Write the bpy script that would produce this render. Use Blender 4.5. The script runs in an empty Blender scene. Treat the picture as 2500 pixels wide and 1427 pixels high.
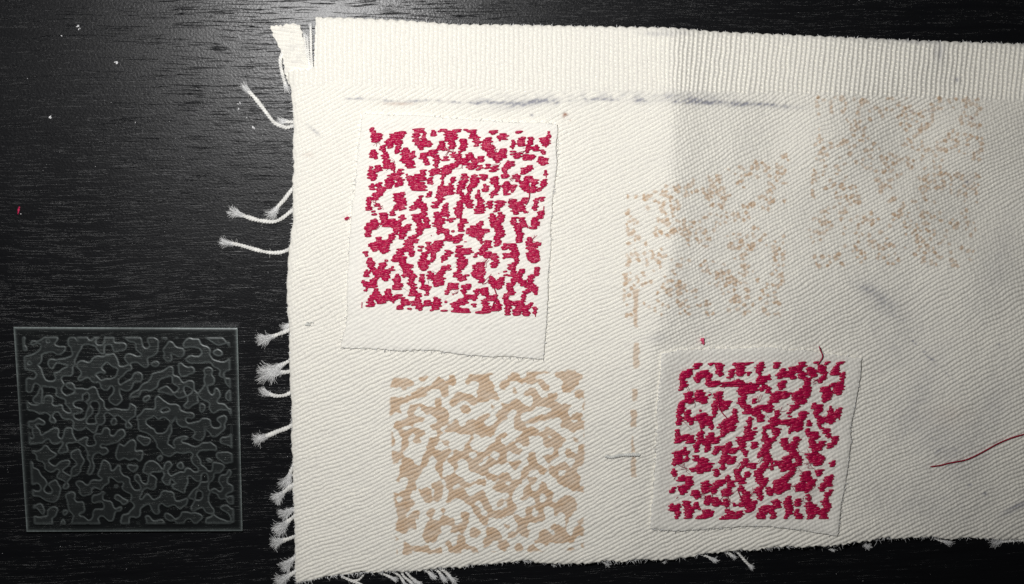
import bpy, math, random
import numpy as np

# ------------------------------------------------------------------ camera, light, exposure
S = 1.0e-4            # metres per unit of plan (0.1 mm): all plan measures below are in tenths of a millimetre
CX, CY = 1250.0, 713.5
CAM = np.array([-0.030, 0.056, 0.258])     # hand-held phone, tilted a little towards the lower right
DIST = float(np.linalg.norm(CAM))
scene = bpy.context.scene
col = scene.collection

cam_d = bpy.data.cameras.new('camera')
cam_d.sensor_width = 36.0
cam_d.lens = 36.0 * DIST / 0.25
cam_d.clip_start = 0.005
cam_d.clip_end = 10.0
cam = bpy.data.objects.new('camera', cam_d)
FWD = -CAM / DIST
RIGHTV = np.cross(FWD, [0, 1, 0]); RIGHTV /= np.linalg.norm(RIGHTV)
UPV = np.cross(RIGHTV, FWD)
import mathutils
cam.matrix_world = mathutils.Matrix([[RIGHTV[i], UPV[i], -FWD[i], CAM[i]] for i in range(3)] + [[0, 0, 0, 1]])
col.objects.link(cam)
scene.camera = cam

world = bpy.data.worlds.new('World')
scene.world = world
world.use_nodes = True
world.node_tree.nodes['Background'].inputs[0].default_value = (0.9, 0.95, 1.0, 1)
world.node_tree.nodes['Background'].inputs[1].default_value = 0.012

lamp_d = bpy.data.lights.new('lamp', 'AREA')      # the one lamp: the phone's own torch, beside its lens
lamp_d.shape = 'DISK'
lamp_d.size = 0.010
lamp_d.energy = 0.505
lamp_d.color = (1.0, 0.992, 0.985)
lamp = bpy.data.objects.new('lamp', lamp_d)
lamp.location = (-0.052, 0.074, 0.205)
lamp.rotation_euler = (math.radians(-5), math.radians(-5), 0)
col.objects.link(lamp)

scene.view_settings.view_transform = 'Standard'
scene.view_settings.look = 'None'
scene.view_settings.exposure = 0.0
scene.view_settings.gamma = 1.0
scene.cycles.use_denoising = False
scene.cycles.max_bounces = 8
scene.cycles.transparent_max_bounces = 12

rng = np.random.default_rng(7)
random.seed(7)

# ------------------------------------------------------------------ helpers
def P(x, y, z=0.0):
    """plan position (x right, y down, z up, in 0.1 mm) -> metres; x, y are where the point is sighted from above"""
    x = np.asarray(x, float); y = np.asarray(y, float); z = np.asarray(z, float) * S + 0 * x
    ray = (FWD * DIST + ((x - CX) * S)[..., None] * RIGHTV + ((CY - y) * S)[..., None] * UPV)
    t = (z - CAM[2]) / ray[..., 2]
    return CAM + ray * t[..., None]

def vnoise(x, y, seed=0, octaves=1):
    """smooth value noise in -1..1 on arrays"""
    out = 0.0; amp = 1.0; tot = 0.0
    for o in range(octaves):
        r = np.random.default_rng(seed * 31 + o).uniform(-1, 1, (256, 256))
        xi = np.floor(x).astype(int); yi = np.floor(y).astype(int)
        fx = x - xi; fy = y - yi
        fx = fx * fx * (3 - 2 * fx); fy = fy * fy * (3 - 2 * fy)
        a = r[yi % 256, xi % 256]; b = r[yi % 256, (xi + 1) % 256]
        c = r[(yi + 1) % 256, xi % 256]; d = r[(yi + 1) % 256, (xi + 1) % 256]
        out = out + amp * ((a * (1 - fx) + b * fx) * (1 - fy) + (c * (1 - fx) + d * fx) * fy)
        tot += amp; amp *= 0.5; x = x * 2 + 17.3; y = y * 2 + 5.1
    return out / tot

def meander(n, waves, seed, width=0.45, clump=0.0):
    """n x n field of meandering ribbons (band-passed noise), about `waves` ribbons across, scaled to unit deviation"""
    r = np.random.default_rng(seed)
    f = np.fft.fft2(r.normal(size=(n, n)))
    k = np.fft.fftfreq(n) * n
    kk = np.hypot(*np.meshgrid(k, k))
    f *= np.exp(-((kk - waves) / (width * waves)) ** 2)
    g = np.fft.ifft2(f).real
    g = g / g.std()
    if clump:
        g = g + clump * meander(n, waves * 0.5, seed + 500, 0.3) ; g = g / g.std()
    return g

def samp(field, u, v):
    n = field.shape[0]
    x = np.clip(u, 0, 0.9999) * (n - 1); y = np.clip(v, 0, 0.9999) * (n - 1)
    xi = x.astype(int); yi = y.astype(int); fx = x - xi; fy = y - yi
    return ((field[yi, xi] * (1 - fx) + field[yi, xi + 1] * fx) * (1 - fy)
            + (field[yi + 1, xi] * (1 - fx) + field[yi + 1, xi + 1] * fx) * fy)

def smooth(a, b, x):
    t = np.clip((x - a) / (b - a), 0, 1)
    return t * t * (3 - 2 * t)

def poly_param(pts, t):
    pts = np.array(pts, float)
    d = np.r_[0, np.cumsum(np.hypot(*np.diff(pts, axis=0).T))]
    d /= d[-1]
    return np.stack([np.interp(t, d, pts[:, 0]), np.interp(t, d, pts[:, 1])], -1)

def coons(top, bottom, left, right, nu, nv):
    u = np.linspace(0, 1, nu); v = np.linspace(0, 1, nv)
    T = poly_param(top, u)[None]; B = poly_param(bottom, u)[None]
    L = poly_param(left, v)[:, None]; R = poly_param(right, v)[:, None]
    U = u[None, :, None]; V = v[:, None, None]
    c = ((1 - V) * T + V * B + (1 - U) * L + U * R
         - ((1 - U) * (1 - V) * T[:, :1] + U * (1 - V) * T[:, -1:] + (1 - U) * V * B[:, :1] + U * V * B[:, -1:]))
    return c[..., 0], c[..., 1], np.broadcast_to(u[None], (nv, nu)), np.broadcast_to(v[:, None], (nv, nu))

def inv_quad(x, y, q):
    """u, v of points in a quad (tl, tr, br, bl), by a few Newton steps"""
    q = np.array(q, float)
    u = np.full(x.shape, 0.5); v = np.full(x.shape, 0.5)
    for _ in range(6):
        px = (1-u)*(1-v)*q[0,0] + u*(1-v)*q[1,0] + u*v*q[2,0] + (1-u)*v*q[3,0] - x
        py = (1-u)*(1-v)*q[0,1] + u*(1-v)*q[1,1] + u*v*q[2,1] + (1-u)*v*q[3,1] - y
        ax = (1-v)*(q[1,0]-q[0,0]) + v*(q[2,0]-q[3,0]); ay = (1-v)*(q[1,1]-q[0,1]) + v*(q[2,1]-q[3,1])
        bx = (1-u)*(q[3,0]-q[0,0]) + u*(q[2,0]-q[1,0]); by = (1-u)*(q[3,1]-q[0,1]) + u*(q[2,1]-q[1,1])
        det = ax*by - bx*ay
        u = u - (px*by - bx*py)/det; v = v - (ax*py - px*ay)/det
    return u, v

def mesh_obj(name, verts, faces, mat, parent=None, smooth_shade=True, attrs=None):
    me = bpy.data.meshes.new(name)
    verts = np.asarray(verts, np.float32).reshape(-1, 3)
    if isinstance(faces, np.ndarray):
        nf, k = faces.shape
        me.vertices.add(len(verts)); me.vertices.foreach_set('co', verts.ravel())
        me.loops.add(nf * k); me.loops.foreach_set('vertex_index', faces.astype(np.int32).ravel())
        me.polygons.add(nf); me.polygons.foreach_set('loop_start', np.arange(0, nf * k, k, dtype=np.int32))
        me.update(calc_edges=True)
    else:
        me.from_pydata(verts.tolist(), [], [list(f) for f in faces])
    if smooth_shade:
        me.polygons.foreach_set('use_smooth', np.ones(len(me.polygons), bool))
    for k_, a in (attrs or {}).items():
        at = me.attributes.new(k_, 'FLOAT', 'POINT')
        at.data.foreach_set('value', np.asarray(a, np.float32).ravel())
    me.validate()
    me.materials.append(mat)
    o = bpy.data.objects.new(name, me)
    col.objects.link(o)
    if parent is not None:
        o.parent = parent
        o.matrix_parent_inverse = parent.matrix_world.inverted()
    return o

def tag(o, label=None, cat=None, group=None, kind=None):
    for k, v in (('label', label), ('category', cat), ('group', group), ('kind', kind)):
        if v: o[k] = v
    return o

def empty(name, x, y, z=0):
    o = bpy.data.objects.new(name, None)
    o.empty_display_size = 0.01
    o.location = P(x, y, z).tolist()
    col.objects.link(o)
    bpy.context.view_layer.update()
    return o

def sheet(name, X, Y, Z, mat, parent, attrs=None, keep=None, bottom=None):
    """a fine sheet with an edge turned down to `bottom`; keep = mask of faces to keep"""
    nv, nu = X.shape
    idx = np.arange(nv * nu).reshape(nv, nu)
    f = np.stack([idx[:-1, :-1], idx[1:, :-1], idx[1:, 1:], idx[:-1, 1:]], -1)
    f = f[keep] if keep is not None else f.reshape(-1, 4)
    V = P(X, Y, Z).reshape(-1, 3)
    e = np.concatenate([f[:, [0, 1]], f[:, [1, 2]], f[:, [2, 3]], f[:, [3, 0]]])
    key = np.minimum(e[:, 0], e[:, 1]).astype(np.int64) * (nv * nu) + np.maximum(e[:, 0], e[:, 1])
    uq, inv, cnt = np.unique(key, return_inverse=True, return_counts=True)
    be = e[cnt[inv] == 1]
    bv = np.unique(be)
    remap = np.full(nv * nu, -1); remap[bv] = nv * nu + np.arange(len(bv))
    zb = np.asarray(bottom if bottom is not None else 0 * Z).ravel()[bv]
    low = P(X.ravel()[bv], Y.ravel()[bv], zb)
    wall = np.stack([be[:, 1], be[:, 0], remap[be[:, 0]], remap[be[:, 1]]], -1)
    V = np.concatenate([V, low]); F = np.concatenate([f, wall])
    at = {k: np.r_[np.asarray(a).ravel(), np.asarray(a).ravel()[bv]] for k, a in (attrs or {}).items()}
    used = np.unique(F)
    rm = np.full(len(V), -1); rm[used] = np.arange(len(used))
    return mesh_obj(name, V[used], rm[F], mat, parent, True, {k: a[used] for k, a in at.items()})

class Tubes:
    """collects tubes (polylines with radii, plan units) into one mesh"""
    def __init__(self): self.v = []; self.f = []; self.n = 0
    def add(self, pts, rad, sides=6):
        pts = np.asarray(pts, float); n = len(pts)
        rad = np.broadcast_to(np.asarray(rad, float), (n,))
        t = np.gradient(pts, axis=0); t /= np.linalg.norm(t, axis=1)[:, None] + 1e-9
        up = np.array([0.03, 0.02, 1.0])
        a = np.cross(t, up); a /= np.linalg.norm(a, axis=1)[:, None] + 1e-9
        b = np.cross(a, t)
        th = np.arange(sides) / sides * 2 * math.pi
        ring = pts[:, None] + rad[:, None, None] * (np.cos(th)[None, :, None] * a[:, None] + np.sin(th)[None, :, None] * b[:, None])
        ring = ring.reshape(-1, 3)
        self.v.append(P(ring[:, 0], ring[:, 1], ring[:, 2]))
        i = np.arange(n - 1)[:, None] * sides; j = np.arange(sides)[None]; k = (j + 1) % sides
        q = np.stack([i + j, i + k, i + sides + k, i + sides + j], -1).reshape(-1, 4) + self.n
        self.f.append(q); self.n += n * sides
    def build(self, name, mat, parent=None):
        return mesh_obj(name, np.concatenate(self.v), np.concatenate(self.f), mat, parent)

def spline(pts, step=2.0):
    pts = np.array(pts, float)
    if len(pts) < 3:
        d = np.linalg.norm(pts[1] - pts[0]); n = max(4, int(d / step))
        return pts[0] + (pts[1] - pts[0]) * np.linspace(0, 1, n)[:, None]
    p = np.vstack([2 * pts[0] - pts[1], pts, 2 * pts[-1] - pts[-2]])
    out = []
    for i in range(1, len(p) - 2):
        n = max(3, int(np.linalg.norm(p[i + 1] - p[i]) / step))
        t = np.linspace(0, 1, n, endpoint=False)[:, None]
        out.append(0.5 * ((2 * p[i]) + (-p[i-1] + p[i+1]) * t + (2*p[i-1] - 5*p[i] + 4*p[i+1] - p[i+2]) * t**2
                          + (-p[i-1] + 3*p[i] - 3*p[i+1] + p[i+2]) * t**3))
    out.append(p[-2:-1])
    return np.concatenate(out)

# ------------------------------------------------------------------ materials
def new_mat(name):
    m = bpy.data.materials.new(name); m.use_nodes = True
    nt = m.node_tree; bs = nt.nodes['Principled BSDF']
    return m, nt, bs

def N(nt, kind, **kw):
    n = nt.nodes.new(kind)
    for k, v in kw.items(): setattr(n, k, v)
    return n

def noise_node(nt, scale, detail=3, rough=0.5, vec=None):
    n = N(nt, 'ShaderNodeTexNoise'); n.inputs['Scale'].default_value = scale
    n.inputs['Detail'].default_value = detail; n.inputs['Roughness'].default_value = rough
    if vec is not None: nt.links.new(vec, n.inputs['Vector'])
    return n

def ramp(nt, src, p0, p1, c0=(0,0,0,1), c1=(1,1,1,1)):
    r = N(nt, 'ShaderNodeValToRGB')
    r.color_ramp.elements[0].position = p0; r.color_ramp.elements[1].position = p1
    r.color_ramp.elements[0].color = c0; r.color_ramp.elements[1].color = c1
    nt.links.new(src, r.inputs[0]); return r

def mix_col(nt, fac, a, b):
    m = N(nt, 'ShaderNodeMix', data_type='RGBA')
    if hasattr(fac, 'links'): nt.links.new(fac, m.inputs[0])
    else: m.inputs[0].default_value = fac
    for s, i in ((a, 6), (b, 7)):
        if hasattr(s, 'links'): nt.links.new(s, m.inputs[i])
        else: m.inputs[i].default_value = (*s, 1)
    return m.outputs[2]

def table_material():
    m, nt, bs = new_mat('black wood grain laminate')
    tc = N(nt, 'ShaderNodeTexCoord')
    warp = noise_node(nt, 28, 2, 0.5, tc.outputs['Object'])
    wadd = N(nt, 'ShaderNodeVectorMath', operation='MULTIPLY_ADD')
    nt.links.new(warp.outputs['Color'], wadd.inputs[0]); wadd.inputs[1].default_value = (0, 0.0035, 0)
    nt.links.new(tc.outputs['Object'], wadd.inputs[2])
    def mapped(sx, sy, rot=0.0):
        mp = N(nt, 'ShaderNodeMapping'); mp.inputs['Scale'].default_value = (sx, sy, 1)
        mp.inputs['Rotation'].default_value = (0, 0, rot)
        nt.links.new(wadd.outputs[0], mp.inputs['Vector']); return mp.outputs[0]
    g1 = noise_node(nt, 1.0, 4, 0.6, mapped(130, 3000))
    g2 = noise_node(nt, 1.0, 3, 0.6, mapped(38, 800))
    lines = ramp(nt, g1.outputs[0], 0.37, 0.46)
    where = ramp(nt, g2.outputs[0], 0.38, 0.62)
    pores = N(nt, 'ShaderNodeMath', operation='MULTIPLY_ADD')          # 1 - (1-lines)*where
    inv = N(nt, 'ShaderNodeMath', operation='SUBTRACT'); inv.inputs[0].default_value = 1
    nt.links.new(lines.outputs[0], inv.inputs[1])
    neg = N(nt, 'ShaderNodeMath', operation='MULTIPLY'); neg.inputs[1].default_value = -1.0
    nt.links.new(inv.outputs[0], neg.inputs[0])
    nt.links.new(neg.outputs[0], pores.inputs[0]); nt.links.new(where.outputs[0], pores.inputs[1]); pores.inputs[2].default_value = 1.0
    peb = noise_node(nt, 1.0, 2, 0.6, mapped(1700, 2300, 0.5))
    hsum = N(nt, 'ShaderNodeMath', operation='MULTIPLY_ADD')
    nt.links.new(peb.outputs[0], hsum.inputs[0]); hsum.inputs[1].default_value = 0.8
    nt.links.new(pores.outputs[0], hsum.inputs[2])
    bump = N(nt, 'ShaderNodeBump'); bump.inputs['Strength'].default_value = 0.6; bump.inputs['Distance'].default_value = 0.0001
    nt.links.new(hsum.outputs[0], bump.inputs['Height']); nt.links.new(bump.outputs[0], bs.inputs['Normal'])
    c = mix_col(nt, g2.outputs[0], (0.003, 0.003, 0.004), (0.008, 0.0085, 0.0095))
    nt.links.new(c, bs.inputs['Base Color'])
    smear = noise_node(nt, 14, 4, 0.6, tc.outputs['Object'])
    rr = ramp(nt, smear.outputs[0], 0.3, 0.7, (0.28, 0.28, 0.28, 1), (0.38, 0.38, 0.38, 1))
    nt.links.new(rr.outputs[0], bs.inputs['Roughness'])
    bs.inputs['IOR'].default_value = 1.38
    return m

def cloth_material(name, base, marked):
    m, nt, bs = new_mat(name)
    tc = N(nt, 'ShaderNodeTexCoord')
    big = noise_node(nt, 55, 3, 0.5, tc.outputs['Object'])
    fine = noise_node(nt, 900, 3, 0.6, tc.outputs['Object'])
    c = mix_col(nt, big.outputs[0], base, tuple(b * k for b, k in zip(base, (0.965, 0.955, 0.955))))
    fr = ramp(nt, fine.outputs[0], 0.35, 0.65)
    c = mix_col(nt, fr.outputs[0], c, tuple(min(1, b * k) for b, k in zip(base, (1.03, 1.03, 1.02))))
    if marked:
        for att, colr in (('ink', (0.53, 0.355, 0.21)), ('stain', (0.22, 0.225, 0.275)), ('rust', (0.30, 0.13, 0.075))):
            a = N(nt, 'ShaderNodeAttribute', attribute_name=att)
            c = mix_col(nt, a.outputs['Fac'], c, colr)
    nt.links.new(c, bs.inputs['Base Color'])
    bs.inputs['Roughness'].default_value = 0.85
    bs.inputs['Specular IOR Level'].default_value = 0.25
    fib = noise_node(nt, 4200, 2, 0.6, tc.outputs['Object'])
    bump = N(nt, 'ShaderNodeBump'); bump.inputs['Strength'].default_value = 0.5; bump.inputs['Distance'].default_value = 0.00008
    nt.links.new(fib.outputs[0], bump.inputs['Height']); nt.links.new(bump.outputs[0], bs.inputs['Normal'])
    return m

def yarn_material(name, base, rough=0.85, spec=0.25, sheen=0.0, nscale=700, lo=0.82, hi=1.15, twist=False):
    m, nt, bs = new_mat(name)
    tc = N(nt, 'ShaderNodeTexCoord')
    n = noise_node(nt, nscale, 3, 0.6, tc.outputs['Object'])
    nr = ramp(nt, n.outputs[0], 0.3, 0.7)
    c = mix_col(nt, nr.outputs[0], tuple(b * lo for b in base), tuple(min(1, b * hi) for b in base))
    if twist:
        tw = noise_node(nt, 3600, 2, 0.5, tc.outputs['Object'])
        bp = N(nt, 'ShaderNodeBump'); bp.inputs['Strength'].default_value = 0.9; bp.inputs['Distance'].default_value = 0.00014
        nt.links.new(tw.outputs[0], bp.inputs['Height']); nt.links.new(bp.outputs[0], bs.inputs['Normal'])
    nt.links.new(c, bs.inputs['Base Color'])
    bs.inputs['Roughness'].default_value = rough
    bs.inputs['Specular IOR Level'].default_value = spec
    bs.inputs['Sheen Weight'].default_value = sheen
    return m

def acrylic_material():
    m = bpy.data.materials.new('clear acrylic'); m.use_nodes = True
    nt = m.node_tree; nt.nodes.clear()
    out = N(nt, 'ShaderNodeOutputMaterial')
    tr = N(nt, 'ShaderNodeBsdfTransparent'); tr.inputs[0].default_value = (0.93, 0.96, 0.94, 1)
    gl = N(nt, 'ShaderNodeBsdfGlossy'); gl.inputs['Roughness'].default_value = 0.25
    fz = N(nt, 'ShaderNodeFresnel'); fz.inputs['IOR'].default_value = 1.49
    clear = N(nt, 'ShaderNodeMixShader')
    nt.links.new(fz.outputs[0], clear.inputs[0]); nt.links.new(tr.outputs[0], clear.inputs[1]); nt.links.new(gl.outputs[0], clear.inputs[2])
    df = N(nt, 'ShaderNodeBsdfDiffuse'); df.inputs[0].default_value = (0.62, 0.72, 0.70, 1)
    fg = N(nt, 'ShaderNodeBsdfGlossy'); fg.inputs['Roughness'].default_value = 0.5; fg.inputs[0].default_value = (0.8, 0.85, 0.84, 1)
    fm = N(nt, 'ShaderNodeMixShader'); fm.inputs[0].default_value = 0.35
    nt.links.new(df.outputs[0], fm.inputs[1]); nt.links.new(fg.outputs[0], fm.inputs[2])
    at = N(nt, 'ShaderNodeAttribute', attribute_name='frost')
    tc = N(nt, 'ShaderNodeTexCoord')
    nz = noise_node(nt, 1500, 3, 0.7, tc.outputs['Object'])
    nb = noise_node(nt, 90, 3, 0.6, tc.outputs['Object'])
    mu = N(nt, 'ShaderNodeMath', operation='MULTIPLY'); nt.links.new(nz.outputs[0], mu.inputs[0]); nt.links.new(nb.outputs[0], mu.inputs[1])
    mu2 = N(nt, 'ShaderNodeMath', operation='MULTIPLY_ADD'); nt.links.new(mu.outputs[0], mu2.inputs[0]); mu2.inputs[1].default_value = 2.6; mu2.inputs[2].default_value = 0.3
    mu3 = N(nt, 'ShaderNodeMath', operation='MULTIPLY'); nt.links.new(mu2.outputs[0], mu3.inputs[0]); nt.links.new(at.outputs['Fac'], mu3.inputs[1])
    fin = N(nt, 'ShaderNodeMixShader')
    nt.links.new(mu3.outputs[0], fin.inputs[0]); nt.links.new(clear.outputs[0], fin.inputs[1]); nt.links.new(fm.outputs[0], fin.inputs[2])
    nt.links.new(fin.outputs[0], out.inputs['Surface'])
    return m

M_table = table_material()
M_cloth = cloth_material('ecru cotton twill', (0.80, 0.778, 0.708), True)
M_patch = cloth_material('white cotton twill', (0.835, 0.814, 0.748), False)
M_yarn = yarn_material('white cotton yarn', (0.80, 0.79, 0.75), 0.9, 0.2, 0.2)
M_tuft = yarn_material('white cotton fibre', (0.78, 0.78, 0.77), 0.95, 0.1, 0.2)
M_red = yarn_material('raspberry embroidery thread', (0.49, 0.005, 0.070), 0.36, 0.55, 0.0, 2600, 0.62, 1.25, True)  # wide tone noise paints sheen glints and shade between stitches into the red
M_redf = yarn_material('raspberry thread fibre', (0.50, 0.02, 0.09), 0.6, 0.3)
M_dark = yarn_material('dark red sewing thread', (0.30, 0.006, 0.03), 0.55, 0.3)
M_pink = yarn_material('pink fluff', (0.72, 0.10, 0.20), 0.6, 0.3)
M_acryl = acrylic_material()
M_dust = yarn_material('pale dust', (0.75, 0.75, 0.75), 0.9, 0.2)
M_tack = yarn_material('translucent white thread', (0.66, 0.66, 0.62), 0.6, 0.4)

# ------------------------------------------------------------------ table
def build_table():
    x0, x1, y0, y1 = -0.42, 0.42, -0.34, 0.34
    v = [(x0,y0,0),(x1,y0,0),(x1,y1,0),(x0,y1,0),(x0,y0,-.02),(x1,y0,-.02),(x1,y1,-.02),(x0,y1,-.02)]
    f = [(0,1,2,3),(7,6,5,4),(0,4,5,1),(1,5,6,2),(2,6,7,3),(3,7,4,0)]
    o = mesh_obj('table_top', v, f, M_table, None, False)
    tag(o, 'black wood grain table top under everything', None, None, 'structure')
build_table()

# ------------------------------------------------------------------ cloth strip
def macro(x, y):
    """height of the cloth's underside: flat on the left, a crease standing up near x = 1630, waves on the right"""
    xc = np.interp(y, [0, 600, 820, 1100, 1430], [1640, 1640, 1602, 1560, 1530])
    A = np.interp(y, [0, 150, 700, 900, 1150, 1430], [94, 102, 114, 92, 44, 22])
    d = x - xc
    dd = np.sqrt(d * d + 20 ** 2)
    prof = lambda q, a, la, lb: a * np.exp(-q / la) + (1 - a) * np.exp(-q / lb)
    left = A * prof(dd, 0, 1, 400.0) / prof(20.0, 0, 1, 400.0)
    right = A * prof(dd, 0.55, 150.0, 800.0) / prof(20.0, 0.55, 150.0, 800.0)
    z = np.where(d < 0, left, right)
    z = z + 7 * (1 + vnoise(x / 260.0, y / 260.0, 3)) * smooth(700, 900, x) * 0.5
    z = z + smooth(1700, 1950, x) * (9 * np.sin((x * 0.75 + y * 0.66) / 92.0) * smooth(600, 800, y) * 0.7 + 14 * (1 + vnoise(x / 170.0, y / 170.0, 9)))
    return z

def twill(x, y, ang, pitch, seed, bead=8.2):
    """woven relief 0..1: diagonal ridges, each a string of yarn segments"""
    a = np.radians(ang)
    w = 3.4 * vnoise(x / 60.0, y / 60.0, seed) + 1.5 * vnoise(x / 17.0, y / 17.0, seed + 1)
    n = x * np.sin(a) + y * np.cos(a) + w
    s = x * np.cos(a) - y * np.sin(a)
    k = np.floor(n / pitch)
    r = np.abs(np.sin(np.pi * n / pitch)) ** 0.8
    jit = np.random.default_rng(seed).uniform(0, 1, 4096)
    ph = s / bead + k * 0.37 + 0.25 * jit[k.astype(int) % 4096]
    b = np.abs(np.sin(np.pi * (ph + 0.35 * (n / pitch - k)))) ** 0.6
    cell = jit[(np.floor(ph).astype(int) * 7 + k.astype(int) * 131) % 4096]
    slub = 1 + 0.16 * vnoise(n / pitch * 0.9, s / 45.0, seed + 3)
    return r * (0.52 + 0.48 * b) * (0.80 + 0.20 * cell) * slub

def ribs(x, y, seed):
    """ribbed selvage relief 0..1: upright cords with small crossing loops between"""
    slant = x + (y - 60) * np.interp(x, [700, 1600, 1700, 2500], [0.0, 0.0, 0.10, 0.10])
    slant = slant + 1.6 * vnoise(x / 25.0, y / 25.0, seed)
    pitch = 11.6
    q = slant / pitch
    k = np.floor(q)
    cord = np.abs(np.cos(np.pi * q)) ** 1.6
    per = 9.7
    loop = np.abs(np.sin(np.pi * (y / per + 0.31 * np.sin(k * 2.1) + 0.12 * k))) ** 0.9
    deep = np.where(k.astype(int) % 2 == 0, 1.0, 0.6)
    return np.clip(np.maximum(cord, (0.30 + 0.50 * loop) * (1.25 - 0.45 * deep)), 0, 1)

TOP = [(690, 42), (774, 43), (855, 44), (983, 50), (1112, 60), (1250, 61), (1500, 66), (1635, 68), (1750, 78), (2000, 89), (2250, 100), (2500, 108), (2680, 116)]
BOT = [(721, 1424), (753, 1418), (838, 1405), (933, 1396), (1022, 1392), (1132, 1383), (1202, 1375), (1301, 1370), (1353, 1375), (1400, 1374), (1519, 1371),
       (1620, 1364), (1765, 1346), (1919, 1338), (2038, 1331), (2148, 1316), (2236, 1313), (2368, 1314), (2500, 1323), (2680, 1334)]
LEFT = [(690, 42), (695, 120), (704, 190), (711, 215), (715, 270), (717, 340), (716, 450), (713, 540), (706, 620), (702, 700), (700, 760), (707, 800),
        (708, 900), (711, 1000), (713, 1100), (716, 1200), (719, 1320), (721, 1424)]
RIGHT = [(2680, 116), (2680, 1334)]

def blob(x, y, cx, cy, rx, ry, ang=0.0):
    a = math.radians(ang); dx = x - cx; dy = y - cy
    p = (dx * math.cos(a) + dy * math.sin(a)) / rx; q = (-dx * math.sin(a) + dy * math.cos(a)) / ry
    return np.exp(-(p * p + q * q))

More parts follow.
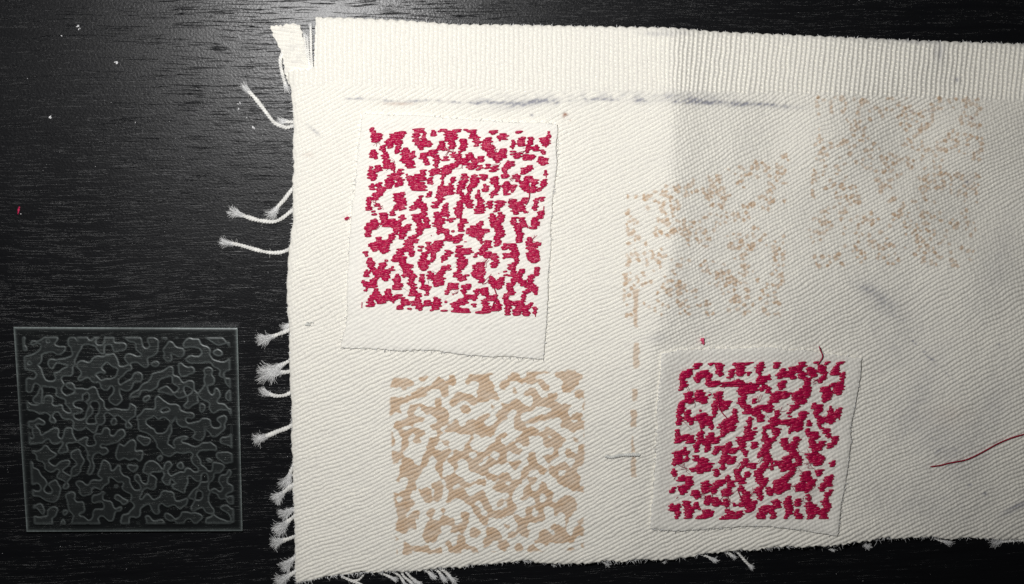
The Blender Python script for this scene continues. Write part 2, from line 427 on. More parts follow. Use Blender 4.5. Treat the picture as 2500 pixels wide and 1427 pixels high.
def cloth_marks(x, y, rel):
    """tan ink, blue-grey grime and rust specks: wear with shapes of its own"""
    j = 2.6 * vnoise(x / 7.0, y / 7.0, 41); j2 = 2.6 * vnoise(x / 7.0, y / 7.0, 42)
    xj, yj = x + j, y + j2
    ink = np.zeros_like(x)
    # big tan block print, a plain meandering fill
    q = [(946, 922), (1430, 900), (1428, 1346), (966, 1358)]
    u, v = inv_quad(xj, yj, q)
    f = samp(meander(256, 13, 5, 0.45, 0.9), u, v)
    inside = smooth(0, .012, u) * smooth(0, .012, 1 - u) * smooth(0, .012, v) * smooth(0, .012, 1 - v)
    ink = np.maximum(ink, 0.93 * smooth(-.16, .10, f - 0.02) * inside)
    # column of short tan dashes
    for (cx, ya, yb, w0, w1) in ((1553, 838, 900, 7, 7), (1550, 950, 979, 6, 6), (1548, 1000, 1044, 7, 7), (1545, 1064, 1106, 2, 5), (1547, 1116, 1167, 5, 7), (1552, 708, 800, 7, 4)):
        w = np.interp(y, [ya, yb], [w0, w1])
        ink = np.maximum(ink, 0.72 * smooth(1.5, -1.5, np.abs(xj - cx) - w) * smooth(-1.5, 1.5, yj - ya) * smooth(1.5, -1.5, yj - yb))
    # faint washed-out speckle of tan dots
    r = np.random.default_rng(12)
    for (qq, n, s) in (([(1532, 480), (1930, 372), (1908, 770), (1520, 772)], 1000, 0.80), ([(1992, 238), (2408, 238), (2376, 652), (1970, 652)], 1150, 0.76)):
        qq = np.array(qq, float)
        dens = meander(64, 4, 3)
        for _ in range(n):
            a, b = r.uniform(0, 1, 2)
            if samp(dens, np.array([a]), np.array([b]))[0] < r.normal(-0.3, 0.7): continue
            c = (1-a)*(1-b)*qq[0] + a*(1-b)*qq[1] + a*b*qq[2] + (1-a)*b*qq[3]
            R = r.uniform(3.2, 5.6)
            i = (np.abs(x - c[0]) < 9) & (np.abs(y - c[1]) < 9)
            ink[i] = np.maximum(ink[i], s * r.uniform(.6, 1.25) * smooth(1.2, -1.2, np.hypot(xj[i] - c[0], yj[i] - c[1]) - R))
    ink = ink * (0.70 + 0.30 * rel) * (0.93 + 0.24 * vnoise(x / 24.0, y / 14.0, 43, 3))
    # grime
    n1 = 0.5 + 0.5 * vnoise(x / 16.0, y / 9.0, 51, 3); n2 = 0.5 + 0.5 * vnoise(x / 5.0, y / 4.0, 52, 2)
    st = np.zeros_like(x)
    ly = np.interp(x, [820, 1000, 1150, 1300, 1500, 1640, 1800, 1990], [240, 247, 251, 250, 244, 247, 254, 262]) + 3.5 * vnoise(x / 34.0, 0 * x, 53)
    line = np.exp(-((y - ly) / 3.4) ** 2) * smooth(820, 860, x) * smooth(2000, 1900, x)
    st += line * (0.14 + 0.62 * smooth(.40, .75, n1))
    band = np.exp(-((y - ly + 6) / 16.0) ** 2) * smooth(1080, 1220, x) * smooth(2050, 1700, x)
    st += 0.34 * band * smooth(.35, .8, n1)
    for b in ((1280, 255, 62, 8, -9, .75), (1180, 249, 34, 5, 4, .45), (1660, 238, 70, 15, 0, .45), (1850, 256, 80, 6, 4, .6), (1730, 250, 60, 8, 4, .5),
              (2155, 738, 66, 22, 42, .42), (2110, 705, 30, 10, 20, .4), (2480, 1240, 36, 8, -28, 1.0), (1605, 84, 40, 5, 3, .7), (1650, 80, 40, 5, 6, .6),
              (2220, 100, 80, 6, 5, .6), (2292, 128, 12, 26, 0, .75), (1604, 826, 26, 13, -15, .30), (768, 320, 20, 4, 42, .65),
              (2300, 1085, 110, 60, 40, .34), (2420, 1010, 40, 90, 20, .30), (2200, 840, 90, 110, 0, .18), (2260, 1230, 150, 60, 10, .22), (2440, 640, 40, 120, 15, .20), (2250, 960, 30, 130, 30, .2), (1720, 700, 70, 160, 10, .10)):
        st += b[5] * blob(x, y, *b[:5]) * (0.35 + 0.95 * n1) * (0.55 + 0.75 * n2)
    # dotted slanting trail
    t = np.clip(((x - 2212) * 118 + (y - 815) * 118) / (118 ** 2 * 2), 0, 1)
    dd = np.hypot(x - (2212 + 118 * t), y - (815 + 118 * t))
    st += 0.85 * np.exp(-(dd / 4.0) ** 2) * smooth(.5, .75, n2) * (1 - 0.4 * t)
    for (cx, cy, R, s) in ((2368, 1185, 4, .8), (2405, 1206, 6, .8), (2338, 196, 6, .95), (2440, 842, 3, .7), (2361, 445, 3.5, .9), (1298, 281, 4, .8), (2182, 888, 3, .5), (1485, 1371, 3, .3), (2290, 1100, 5, .5), (2286, 1108, 4, .5)):
        st += s * blob(x, y, cx, cy, R, R * .8)
    st = np.clip(0.85 * st * (1.75 - 1.6 * rel), 0, 0.85)
    ru = np.zeros_like(x)
    for (cx, cy, rx, ry, s) in ((1381, 280, 5, 4, .9), (1376, 284, 3, 5, .7), (1392, 294, 2, 2, .6), (975, 254, 40, 4, .32), (2373, 290, 4, 3, .8), (2225, 272, 6, 3, .6), (2275, 272, 10, 2, .5),
                                (752, 378, 16, 6, .14), (2320, 1010, 50, 30, .10), (2366, 440, 12, 20, .12)):
        ru += s * blob(x, y, cx, cy, rx, ry) * (0.5 + n2)
    return np.clip(ink, 0, 1), st, np.clip(ru, 0, .9)

cloth = empty('canvas_strip', 1400, 720)
tag(cloth, 'long cream twill canvas strip with ribbed top selvage and frayed left edge', 'fabric')

THICK = 9.0
def build_cloth():
    step = 2.15
    nu = int(1985 / step); nv = int(1345 / step)
    X, Y, U, V = coons(TOP, BOT, LEFT, RIGHT, nu, nv)
    # scalloped top edge, uneven cut at left and bottom
    sc = 3.4 * np.abs(np.sin(np.pi * X / 25.5)) - 2.0
    Y = Y - sc * np.exp(-V * nv / 6.0)
    Y = Y + (2.6 * vnoise(X / 6.0, 0 * X, 21) + 4 * vnoise(X / 40.0, 0 * X, 22)) * np.exp(-(1 - V) * nv / 4.0)
    X = X + (1.6 * vnoise(Y / 9.0, 0 * X, 23) + 2.0 * vnoise(Y / 45.0, 0 * X, 24)) * np.exp(-U * nu / 5.0)
    ang = np.interp(X, [700, 1300, 1900, 2500], [27.5, 26, 26.5, 26.5]) - 6 * smooth(420, 230, Y) - 3 * smooth(1350, 1550, X) * smooth(1750, 1600, X)
    ang = ang.mean() + 0 * ang                       # ridges stay parallel; the warp below bends them
    Xw = X; Yw = Y + 26 * vnoise(X / 520.0, Y / 520.0, 61) + 10 * smooth(900, 720, X)
    rt = twill(Xw, Yw, 26.5, 9.1, 11)
    rr = ribs(X, Y, 13)
    bl = np.interp(X, [700, 1250, 2000, 2500], [208, 219, 232, 246]) + 3 * vnoise(X / 12.0, Y / 12.0, 14)
    isb = smooth(6, -6, Y - bl)
    rel = rt * (1 - isb) + rr * isb
    edge = np.exp(-U * nu * step / 9.0)
    rel = rel * (1 - 0.75 * edge) + 0.45 * edge
    topedge = np.exp(-V * nv * step / 7.0)
    rel = rel * (1 - topedge) + topedge * (0.45 + 0.4 * np.abs(np.sin(np.pi * (X + 1.5 * Y) / 12.75)))
    amp = 5.6 + 1.2 * isb + 2.2 * isb * smooth(1500, 1750, X)
    roll = -5.0 * np.exp(-U * nu * step / 7.0) - 5.0 * np.exp(-V * nv * step / 6.0) - 3.5 * np.exp(-(1 - V) * nv * step / 6.0)
    Z = macro(X, Y) + THICK + amp * (rel - 1) + roll + 0.7 * vnoise(X / 4.0, Y / 4.0, 15)
    ink, st, ru = cloth_marks(X, Y, rel)
    fc = lambda A: (A[:-1, :-1] + A[1:, 1:]) * 0.5
    keep = ~((fc(X) < np.interp(fc(Y), [40, 165, 172], [771, 766, 755])) & (fc(Y) < 172 + 5 * vnoise(fc(X) / 6.0, 0 * fc(X), 91)))
    sheet('woven_cloth', X, Y, Z, M_cloth, cloth, {'ink': ink, 'stain': st, 'rust': ru}, keep, np.maximum(macro(X, Y) - 1.0, 0.2))
build_cloth()

def build_flap():
    top = [(660, 63), (690, 62), (715, 57), (733, 62)]
    bottom = [(706, 206), (725, 204), (752, 196), (768, 186)]
    left = [(660, 63), (665, 82), (679, 113), (689, 130), (695, 176), (706, 206)]
    right = [(733, 62), (741, 95), (746, 138), (757, 165), (768, 186)]
    nu, nv = 46, 70
    X, Y, U, V = coons(top, bottom, left, right, nu, nv)
    Y = Y + 3 * vnoise(X / 5.0, 0 * X, 71) * np.exp(-V * nv / 4.0)
    X = X + 2.5 * vnoise(Y / 5.0, 0 * X, 72) * (np.exp(-U * nu / 4.0) + np.exp(-(1 - U) * nu / 4.0))
    rel = twill(X, Y, -8, 9.0, 73, 9.0) * 0.7 + 0.3 * np.abs(np.sin(np.pi * X / 9.0))
    Z = 12.5 + 4.0 * (rel - 1) + 3 * (1 - V) - 10 * smooth(.86, 1, V) + 3.0 * vnoise(X / 22.0, Y / 22.0, 74) + 0.8 * vnoise(X / 3.0, Y / 3.0, 75)
    z0 = np.zeros_like(X)
    o = sheet('torn_corner', X, Y, Z, M_cloth, cloth, {'ink': z0, 'stain': 0.10 * smooth(.2, .6, vnoise(X / 14., Y / 8., 76)), 'rust': z0}, None, Z * 0 + 1.0)
    o['label'] = 'torn loose corner flap'
build_flap()

# ------------------------------------------------------------------ frayed yarns
def yarn(path, r=5.4, tuft=0, spread=0.5, tuft_len=26, name='frayed_yarn', parent=cloth, z0=5.0, z1=None, period=14.0, mat=None, tmat=None, taper=True, zfun=None, seed=0):
    c = spline(path, 1.6)
    n = len(c)
    s = np.r_[0, np.cumsum(np.hypot(*np.diff(c, axis=0).T))]
    t = s / s[-1]
    z1 = r if z1 is None else z1
    z = z0 + (z1 - z0) * smooth(0, .6, t)
    if zfun is not None: z = zfun(c[:, 0], c[:, 1]) + z
    d = np.gradient(c, axis=0); d /= np.linalg.norm(d, axis=1)[:, None] + 1e-9
    nrm = np.stack([-d[:, 1], d[:, 0]], -1)
    rr = np.random.default_rng(900 + seed)
    w = r * (1 + 0.12 * np.interp(s, np.arange(0, s[-1] + 12, 12), rr.normal(size=len(np.arange(0, s[-1] + 12, 12)))))
    tb = Tubes()
    for k in (0, 1):
        ph = 2 * math.pi * s / period + k * math.pi
        off = 0.52 * w
        px = c + nrm * (np.cos(ph) * off)[:, None]
        pz = z + np.sin(ph) * off * 0.8
        rad = 0.54 * w * (np.interp(t, [0, .88, 1], [1, 1, .55]) if taper else 1)
        tb.add(np.c_[px, pz], rad, 6)
    # stray hairs along the yarn
    for _ in range(int(s[-1] / 7)):
        i = rr.integers(0, n - 1); a = rr.uniform(0, 2 * math.pi); L = rr.uniform(6, 13)
        p0 = np.r_[c[i], z[i]]; dv = np.array([math.cos(a), math.sin(a), rr.uniform(-.1, .4)])
        p1 = p0 + dv * L * .5 + rr.normal(size=3); p2 = p0 + dv * L + rr.normal(size=3) * 2
        tb.add([p0, p1, np.maximum(p2, [-9e9, -9e9, .5])], [.4, .35, .2], 3)
    o = tb.build(name, mat or M_yarn, parent)
    if tuft:
        tt = Tubes()
        base = np.r_[c[-1], z[-1]]; dv = d[-1]; pv = nrm[-1]
        for _ in range(int(tuft * 2.0)):
            sp = rr.uniform(-1.25, 1.25) * spread * .8; L = tuft_len * rr.uniform(.3, 1.25)
            st = base + np.r_[-dv * rr.uniform(0, 10) + pv * rr.normal() * r * .4, rr.normal() * r * .3]
            bend = rr.normal() * .16
            pts = []
            for q in np.linspace(0, 1, 5):
                a = sp * (q ** .8) + bend * q * q
                dirv = dv * math.cos(a) + pv * math.sin(a)
                wob = rr.normal(size=2) * .7
                zz = st[2] + (rr.uniform(0, 1.4) * r - st[2] * .2) * q * .8
                pts.append(np.r_[st[:2] + dirv * L * q + wob, max(zz, .8)])
            tt.add(spline(np.array(pts), 5.0), rr.uniform(.26, .52), 3)
        tt.build('fibre_tuft', tmat or M_tuft, o)
    return o

LEFT_YARNS = [
 ([(718, 307), (700, 312), (689, 309), (672, 302), (660, 289), (640, 262), (620, 237), (606, 223)], 5.4, 46, .22, 24),
 ([(718, 298), (704, 298), (694, 297)], 5.0, 70, .55, 20),
 ([(718, 458), (706, 472), (695, 487), (683, 500), (674, 511)], 5.4, 90, .45, 30),
 ([(718, 510), (705, 521), (691, 532), (676, 540), (660, 542), (630, 538), (605, 531), (588, 525)], 5.4, 90, .36, 32),
 ([(712, 606), (692, 615), (672, 618), (650, 616), (620, 609), (586, 599), (562, 595)], 5.2, 70, .4, 28),
 ([(708, 792), (702, 796)], 4.6, 70, .6, 18),
 ([(714, 803), (687, 814), (664, 822)], 5.2, 110, .42, 36),
 ([(714, 877), (700, 885), (686, 893)], 5.2, 130, .5, 46),
 ([(716, 905), (700, 909), (684, 910)], 5.2, 120, .36, 54),
 ([(716, 955), (700, 964), (686, 967), (670, 967), (656, 962)], 5.0, 70, .45, 24),
 ([(716, 1037), (700, 1046), (678, 1054), (660, 1062), (648, 1066)], 6.2, 90, .32, 30),
 ([(720, 1131), (712, 1146), (706, 1162)], 5.0, 110, .5, 34),
 ([(718, 1184), (706, 1192), (697, 1199), (689, 1206)], 5.2, 120, .5, 28),
 ([(720, 1242), (712, 1246)], 5.0, 120, .45, 32),
 ([(721, 1259), (709, 1269), (700, 1277)], 5.2, 140, .4, 38),
 ([(722, 1309), (708, 1315), (696, 1319), (687, 1322)], 5.2, 120, .55, 27),
 ([(722, 1359), (714, 1367)], 5.0, 120, .42, 34),
 ([(723, 1396), (712, 1402), (704, 1407)], 5.2, 140, .4, 34),
 ([(692, 120), (684, 150), (690, 185), (697, 208)], 4.8, 26, .3, 20),
]
for i, (p, r, n, sp, L) in enumerate(LEFT_YARNS):
    yarn(p, r, n, sp, L, seed=i)
# yarns still standing in the slit beside the torn corner
for i, (p, r) in enumerate((([(743, 86), (746, 115), (749, 145), (754, 172)], 3.6), ([(750, 92), (752, 120), (754, 150), (759, 176)], 3.6), ([(758, 64), (759, 100), (760, 140), (763, 176)], 3.8))):
    yarn(p[::-1], r, 14, .3, 14, name='loose_warp_yarn', seed=60 + i, z0=9, z1=7, period=11)
BOTTOM_YARNS = [
 ([(834, 1408), (854, 1417), (868, 1422), (882, 1428), (905, 1440)], 3.6, 30, .3, 22),
 ([(864, 1418), (876, 1416), (888, 1404)], 2.8, 0, 0, 0),
 ([(926, 1398), (945, 1406), (956, 1411)], 3.6, 40, .35, 18),
 ([(958, 1396), (975, 1406), (980, 1414), (984, 1420)], 3.4, 30, .3, 16),
 ([(980, 1396), (986, 1408), (997, 1417), (1004, 1424)], 3.4, 24, .3, 16),
 ([(988, 1393), (1002, 1409), (1012, 1417)], 3.6, 40, .3, 22),
 ([(1026, 1388), (1044, 1396), (1051, 1402)], 3.6, 50, .4, 18),
 ([(1052, 1384), (1071, 1397), (1078, 1406)], 3.8, 50, .3, 20),
 ([(1064, 1382), (1085, 1395), (1098, 1409)], 3.6, 44, .28, 24),
 ([(1468, 1370), (1480, 1376)], 3.4, 34, .35, 14),
 ([(1612, 1364), (1618, 1370)], 3.2, 26, .5, 9),
 ([(1708, 1352), (1726, 1359), (1740, 1366)], 3.6, 40, .3, 16),
 ([(1762, 1346), (1780, 1352), (1789, 1359)], 3.6, 36, .45, 11),
 ([(1792, 1342), (1806, 1355), (1818, 1369), (1832, 1383)], 3.3, 34, .5, 12),
 ([(2000, 1331), (2018, 1338), (2030, 1342)], 3.6, 30, .4, 12),
 ([(2095, 1323), (2108, 1328)], 3.6, 70, .5, 22),
 ([(2280, 1313), (2296, 1320), (2306, 1323)], 3.4, 34, .3, 22),
 ([(2500, 1320), (2470, 1321), (2445, 1323)], 3.6, 56, .45, 28),
 ([(1340, 1372), (1352, 1378)], 3.2, 26, .5, 10),
]
for i, (p, r, n, sp, L) in enumerate(BOTTOM_YARNS):
    yarn(p, r, n, sp, L, seed=100 + i, z0=6, period=13)

def edge_fuzz():
    """uncountable short cut fibres along the bottom, left and top edges"""
    r = np.random.default_rng(77); tb = Tubes()
    for poly, n, nx, ny, amt in ((BOT[:-1], 760, 0.35, 1, 9), (LEFT[3:], 190, -1, 0, 5), (TOP[1:-1], 260, 0, -1, 4)):
        pts = poly_param(poly, r.uniform(0, 1, n))
        for p in pts:
            L = abs(r.normal()) * amt * .55 + 1.0
            a = math.atan2(ny, nx) + r.normal() * .7
            z = r.uniform(2, 8) + macro(p[:1], p[1:])[0] * 0.7
            b = p - 2.5 * np.array([nx, ny])
            m = b + np.array([math.cos(a), math.sin(a)]) * (L * .5 + 2.5)
            e = m + np.array([math.cos(a + r.normal() * .6), math.sin(a + r.normal() * .6)]) * L * .6
            tb.add([np.r_[b, z], np.r_[m, z], np.r_[e, max(1, z - 3)]], [r.uniform(.6, 1.5), .8, .35], 3)
    o = tb.build('edge_fuzz', M_tuft, cloth)
    tag(o, kind='stuff')
edge_fuzz()

# small coiled tack stitch in the cloth
yarn([(1479, 1113), (1492, 1117), (1515, 1112), (1540, 1111), (1562, 1111)], 5.2, 0, name='tack_stitch', z0=8, z1=8, period=9.0, mat=M_tack, taper=False, zfun=macro, seed=300)

# ------------------------------------------------------------------ embroidered patches
def patch(label, top, bottom, left, right, stitchq, waves, seed, ang, loose):
    step = 2.15
    cx = np.mean([p[0] for p in top + bottom]); cy = np.mean([p[1] for p in left + right])
    base = lambda x, y: macro(x, y) + THICK
    root = empty('embroidered_patch', cx, cy, float(base(np.array(cx), np.array(cy))))
    tag(root, label, 'patch', 'embroidered patches on the canvas')
    w = abs(top[-1][0] - top[0][0]); h = abs(left[-1][1] - left[0][1])
    nu, nv = int(w / step), int(h / step)
    X, Y, U, V = coons(top, bottom, left, right, nu, nv)
    ed = np.exp(-np.minimum(U, 1 - U) * nu / 2.5); ev = np.exp(-np.minimum(V, 1 - V) * nv / 2.5)
    X = X + (1.3 * vnoise(Y / 6.0, X / 200.0, seed + 1) + 2.5 * vnoise(Y / 40.0, X / 200.0, seed + 2)) * ed
    Y = Y + (1.6 * vnoise(X / 6.0, Y / 200.0, seed + 3) + 2.5 * vnoise(X / 40.0, Y / 200.0, seed + 4)) * ev
    Yw = Y + 14 * vnoise(X / 300.0, Y / 300.0, seed + 5)
    rel = twill(X, Yw, ang, 9.2, seed + 6)
    su, sv = inv_quad(X, Y, stitchq)
    pull = smooth(-.03, .02, su) * smooth(1.03, .98, su) * smooth(-.03, .02, sv) * smooth(1.03, .98, sv)
    pucker = 1.6 * pull * vnoise(X / 16.0, Y / 16.0, seed + 8)
    lift = 0.6 + 3.2 * smooth(.75, 1, np.maximum(np.abs(2 * U - 1), np.abs(2 * V - 1))) * (0.5 + 0.8 * vnoise(X / 90.0, Y / 90.0, seed + 9))
    drop = -2.2 * np.maximum(ed, ev)
    top_z = lambda x, y: base(x, y) + 5.2
    Z = top_z(X, Y) + lift + 3.0 * (rel - 1) + pucker + drop + 0.6 * vnoise(X / 4.0, Y / 4.0, seed + 10)
    body = sheet('patch_cloth', X, Y, Z, M_patch, root, None, None, base(X, Y) - 2.5)
    # thread: satin stitches laid side by side over a plain meandering fill
    r = np.random.default_rng(seed)
    field = meander(320, waves, seed + 20, 0.45, 0.8) - 0.10
    q = np.array(stitchq, float)
    wq = np.linalg.norm(q[1] - q[0]); hq = np.linalg.norm(q[3] - q[0])
    at = lambda u, v: ((1-u)*(1-v))[:, None]*q[0] + (u*(1-v))[:, None]*q[1] + (u*v)[:, None]*q[2] + ((1-u)*v)[:, None]*q[3]
    vs = []; fs = []; nvt = 0
    rows = int(hq / 3.7)
    uu = np.linspace(0, 1, 480)
    prof = np.linspace(0, 1, 6)
    for k in range(rows):
        v = (k + .5) / rows
        fv = np.full_like(uu, v)
        m = (samp(field, uu, fv) > -0.06) & (np.maximum(samp(field, uu, fv - 7 / hq), samp(field, uu, fv + 7 / hq)) > -0.06)
        m[0] = m[-1] = False
        d = np.diff(m.astype(int)); a = np.where(d == 1)[0] + 1; b = np.where(d == -1)[0]
        for i, j in zip(a, b):
            u0 = uu[i]; u1 = uu[j]
            if (u1 - u0) * wq < 5: continue
            nseg = max(1, int(round((u1 - u0) * wq / r.uniform(13, 22))))
            cuts = np.linspace(u0, u1, nseg + 1)
            if nseg > 1: cuts[1:-1] += r.normal(size=nseg - 1) * 6 / wq
            for s in range(nseg):
                ua = cuts[s] - (r.uniform(-1, 6)) / wq; ub = cuts[s + 1] + (r.uniform(-1, 6)) / wq
                va = v + r.normal() * .7 / hq; vb = v + (r.normal() * .9 - 1.6) / hq
                c = at(ua + (ub - ua) * prof, va + (vb - va) * prof)
                L = np.linalg.norm(c[-1] - c[0])
                hgt = r.uniform(2.2, 6.4) * min(1, L / 16) + r.uniform(0, 1.2)
                z = top_z(c[:, 0], c[:, 1]) + 2.0 + np.sin(np.pi * np.clip(prof, .02, .98)) ** .55 * hgt - 1.6
                dv = (c[-1] - c[0]) / (L + 1e-6); nn = np.array([-dv[1], dv[0]])
                wd = r.uniform(2.5, 3.2) * np.array([.6, .95, 1, 1, .95, .6])
                ring = []
                for (o_, zz) in ((-1, -1.6), (-.62, .6), (0, 1.3), (.62, .6), (1, -1.6)):
                    pxy = c + nn * (o_ * wd)[:, None]
                    ring.append(P(pxy[:, 0], pxy[:, 1], z + zz * wd / 2.6))
                ring = np.stack(ring, 1).reshape(-1, 3)
                vs.append(ring)
                ii = np.arange(5)[:, None] * 5; jj = np.arange(4)[None]
                fs.append(np.stack([ii + jj, ii + jj + 1, ii + jj + 6, ii + jj + 5], -1).reshape(-1, 4)[:, ::1] + nvt)
                nvt += len(ring)
    # padding stitches under the satin
    g = 190
    gu, gv = np.meshgrid(np.linspace(0, 1, g), np.linspace(0, 1, g))
    fld = samp(field, gu, gv)
    pc = at(gu.ravel(), gv.ravel())
    pz = (top_z(pc[:, 0], pc[:, 1]) + 1.6 + 2.4 * smooth(-.1, .5, fld).ravel() + 0.9 * vnoise(pc[:, 0] / 3.0, pc[:, 1] / 3.0, seed + 44))
    gi = np.arange(g * g).reshape(g, g)
    gf = np.stack([gi[:-1, :-1], gi[1:, :-1], gi[1:, 1:], gi[:-1, 1:]], -1)
    gf = gf[np.minimum(fld[:-1, :-1], fld[1:, 1:]) > 0.30]
    pad = mesh_obj('padding_stitches', P(pc[:, 0], pc[:, 1], pz), gf, M_red, root)
    tag(pad, kind='stuff')
    st = mesh_obj('satin_stitching', np.concatenate(vs), np.concatenate(fs), M_red, root)
    tag(st, kind='stuff')
    st['label'] = 'raspberry red satin stitching'
    # broken filaments and jump threads
    tb = Tubes()
    for _ in range(loose):
        u, v = r.uniform(.03, .97, 2)
        if abs(samp(field, np.array([u]), np.array([v]))[0]) > .9: continue
        p = at(np.array([u]), np.array([v]))[0]
        a0 = r.uniform(0, 2 * math.pi)
        for _k in range(r.integers(2, 7)):
            a = a0 + r.normal() * .5; L = r.uniform(8, 26)
            p1 = p + np.array([math.cos(a), math.sin(a)]) * L * .5; p2 = p + np.array([math.cos(a + r.normal() * .5), math.sin(a + r.normal() * .5)]) * L
            zz = lambda q_, e: float(top_z(np.array(q_[0]), np.array(q_[1]))) + e
            tb.add(spline(np.array([np.r_[p, zz(p, 4)], np.r_[p1, zz(p1, 7)], np.r_[p2, zz(p2, 3.2)]]), 4), r.uniform(.35, .6), 3)
    fz = tb.build('broken_filaments', M_redf, root)
    tag(fz, kind='stuff')
    # soft frayed rim
    tr = Tubes()
    for poly, n in ((top, 60), (bottom, 110), (left, 70), (right, 100)):
        for p in poly_param(poly, r.uniform(0, 1, n)):
            a = r.uniform(0, 2 * math.pi); L = r.uniform(2, 8)
            e = p + np.array([math.cos(a), math.sin(a)]) * L
            z = float(base(np.array(p[0]), np.array(p[1])))
            tr.add([np.r_[p, z + 5], np.r_[(p + e) / 2, z + 6], np.r_[e, z + 3]], [.7, .6, .35], 3)
    rim = tr.build('frayed_rim', M_tuft, root)
    tag(rim, kind='stuff')
    return root, top_z, at

p1, z1, at1 = patch('larger upright patch with raspberry stitching, left of the crease and below the ribbed edge',
    [(885, 278), (960, 282), (1060, 285), (1180, 296), (1362, 304)],
    [(831, 850), (900, 852), (985, 858), (1060, 856), (1140, 868), (1240, 872), (1326, 877)],
    [(885, 278), (872, 400), (860, 500), (850, 620), (845, 780), (831, 850)],
    [(1362, 304), (1358, 400), (1346, 560), (1336, 760), (1326, 877)],
    [(906, 312), (1343, 322), (1308, 774), (882, 752)], 17, 201, 28, 46)
p2, z2, at2 = patch('smaller squarer patch with raspberry stitching near the lower frayed edge, under a pink speck',
    [(1617, 866), (1660, 856), (1750, 850), (1860, 850), (1980, 856), (2103, 876)],
    [(1590, 1293), (1640, 1297), (1722, 1295), (1840, 1284), (1926, 1291), (2044, 1309)],
    [(1617, 866), (1611, 930), (1604, 1016), (1597, 1143), (1590, 1293)],
    [(2103, 876), (2100, 920), (2076, 1050), (2079, 1080), (2062, 1188), (2044, 1309)],
    [(1664, 888), (2066, 884), (2024, 1268), (1632, 1268)], 14, 305, 29, 60)

def jump_threads():
    """a few loose ends of the embroidery thread lying over the patches"""
    for root, top_z, path in ((p2, z2, [(1745, 930), (1775, 938), (1820, 937), (1866, 938)]), (p2, z2, [(1752, 965), (1758, 1000), (1775, 1022)]),
                              (p2, z2, [(1995, 892), (2008, 872), (2003, 856), (2000, 846)]), (p2, z2, [(1800, 1195), (1812, 1222), (1830, 1240)]),
                              (p1, z1, [(1205, 700), (1212, 725), (1204, 745), (1216, 760)]), (p1, z1, [(1290, 448), (1292, 480), (1284, 500)])):
        c = spline(path, 3)
        tb = Tubes(); tb.add(np.c_[c, top_z(c[:, 0], c[:, 1]) + 9], 1.5, 5)
        tb.build('loose_end', M_red, root)
jump_threads()

# ------------------------------------------------------------------ clear acrylic plate with a raised relief
def build_plate():
    q = np.array([(33, 799), (580, 801), (592, 1297), (65, 1299)], float)
    n = 260
    u = np.linspace(0, 1, n); U, V = np.meshgrid(u, u)
    X = (1-U)*(1-V)*q[0,0] + U*(1-V)*q[1,0] + U*V*q[2,0] + (1-U)*V*q[3,0]
    Y = (1-U)*(1-V)*q[0,1] + U*(1-V)*q[1,1] + U*V*q[2,1] + (1-U)*V*q[3,1]
    f = samp(meander(256, 15, 33, 0.45, 0.6), U, V)
    inside = smooth(.035, .045, U) * smooth(.965, .955, U) * smooth(.045, .055, V) * smooth(.965, .955, V)
    raised = smooth(-.12, .12, f) * inside
    e = np.minimum(np.minimum(U, 1 - U) * 545, np.minimum(V, 1 - V) * 497)
    Z = 22.0 + 0.9 * raised - 1.6 * np.exp(-e / 2.5)
    frost = 0.005 + 0.026 * raised + 0.55 * np.exp(-e / 2.2)
    slope = np.hypot(*np.gradient(raised)); frost = frost + 0.14 * slope / (slope.max() + 1e-9)
    o = sheet('acrylic_plate', X, Y, Z, M_acryl, None, {'frost': frost}, None, Z * 0 + 0.3)
    tag(o, 'clear square acrylic stamp plate with raised relief lying on the black table', 'plate')
build_plate()

# ------------------------------------------------------------------ small loose things
def loose_thread():
    c = spline([(2271, 1140), (2295, 1137), (2319, 1131), (2359, 1123), (2394, 1107), (2434, 1085), (2469, 1070), (2500, 1061), (2560, 1040), (2620, 1030)], 2)
    z = macro(c[:, 0], c[:, 1]) + THICK + 1.6
    s = np.r_[0, np.cumsum(np.hypot(*np.diff(c, axis=0).T))]
    d = np.gradient(c, axis=0); d /= np.linalg.norm(d, axis=1)[:, None]; nrm = np.stack([-d[:, 1], d[:, 0]], -1)
    tb = Tubes()
    for k in (0, 1):
        ph = 2 * math.pi * s / 9 + k * math.pi
        tb.add(np.c_[c + nrm * (np.cos(ph) * .9)[:, None], z + np.sin(ph) * .7], np.interp(s, [0, 6, 30], [.4, 1.1, 1.35]), 5)
    o = tb.build('loose_thread', M_dark)
    tag(o, 'single dark red sewing thread lying across the canvas at the right edge', 'thread')
loose_thread()

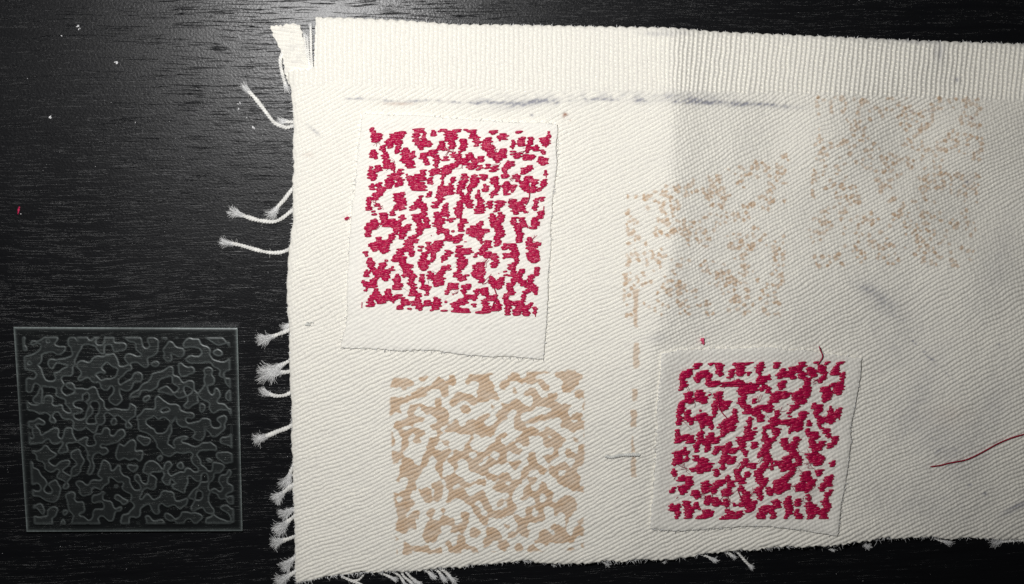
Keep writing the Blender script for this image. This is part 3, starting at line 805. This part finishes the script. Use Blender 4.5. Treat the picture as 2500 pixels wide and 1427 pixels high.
def lint(name, label, x, y, zb, mat, n, size, seed, group=None):
    r = np.random.default_rng(seed); tb = Tubes()
    for _ in range(n):
        p = np.array([x, y]) + r.normal(size=2) * np.array(size) * .35
        a = r.uniform(0, 6.28)
        pts = [np.r_[p + np.array([math.cos(a + k * 1.1), math.sin(a + k * 1.1)]) * np.array(size) * .45 * k / 2, zb + 1.2 + r.uniform(0, 3)] for k in range(4)]
        tb.add(spline(np.array(pts), 3), r.uniform(.7, 1.4), 4)
    o = tb.build(name, mat)
    tag(o, label, 'lint', group)
mz = lambda x, y: float(macro(np.array(float(x)), np.array(float(y)))) + THICK
lint('lint_speck', 'tiny pink fluff speck on the canvas above the smaller patch', 1716, 833, mz(1716, 833) + 1, M_pink, 22, (5, 7), 1)
lint('lint_speck', 'tiny raspberry thread scrap at the left edge of the larger patch', 846, 533, mz(846, 533) + 1, M_redf, 12, (7, 4), 2)
lint('lint_speck', 'tiny red speck on the bare black table at far left', 45, 513, .3, M_redf, 9, (3, 9), 3)
lint('lint_speck', 'small grey fluff on the canvas beside the left frayed edge', 755, 792, mz(755, 792) + .5, M_tack, 12, (9, 5), 4)

def dust():
    r = np.random.default_rng(15); tb = Tubes()
    spots = [(190, 65, 4), (194, 72, 3), (150, 88, 3), (283, 153, 4), (123, 287, 4), (584, 252, 3.5), (582, 266, 3), (602, 287, 2), (619, 311, 4), (52, 522, 2), (330, 300, 2), (640, 330, 1.8)]
    for _ in range(150):
        spots.append((r.uniform(0, 720), r.uniform(0, 1427), abs(r.normal()) * .55 + .4))
    for _ in range(30):
        spots.append((r.uniform(700, 2500), r.choice([r.uniform(0, 36), r.uniform(1400, 1427)]), abs(r.normal()) * .5 + .4))
    for (x, y, s) in spots:
        a = r.uniform(0, 6.28)
        k = max(1, int(s))
        for _ in range(k):
            c = np.array([x, y]) + r.normal(size=2) * s * .4
            d = np.array([math.cos(a), math.sin(a)]) * s * .6
            tb.add([np.r_[c - d, s * .4], np.r_[c, s * .7 + .2], np.r_[c + d, s * .4]], [s * .25, s * .4, s * .2], 4)
    o = tb.build('table_dust', M_dust)
    tag(o, 'pale dust specks scattered over the black table', 'dust', None, 'stuff')
dust()
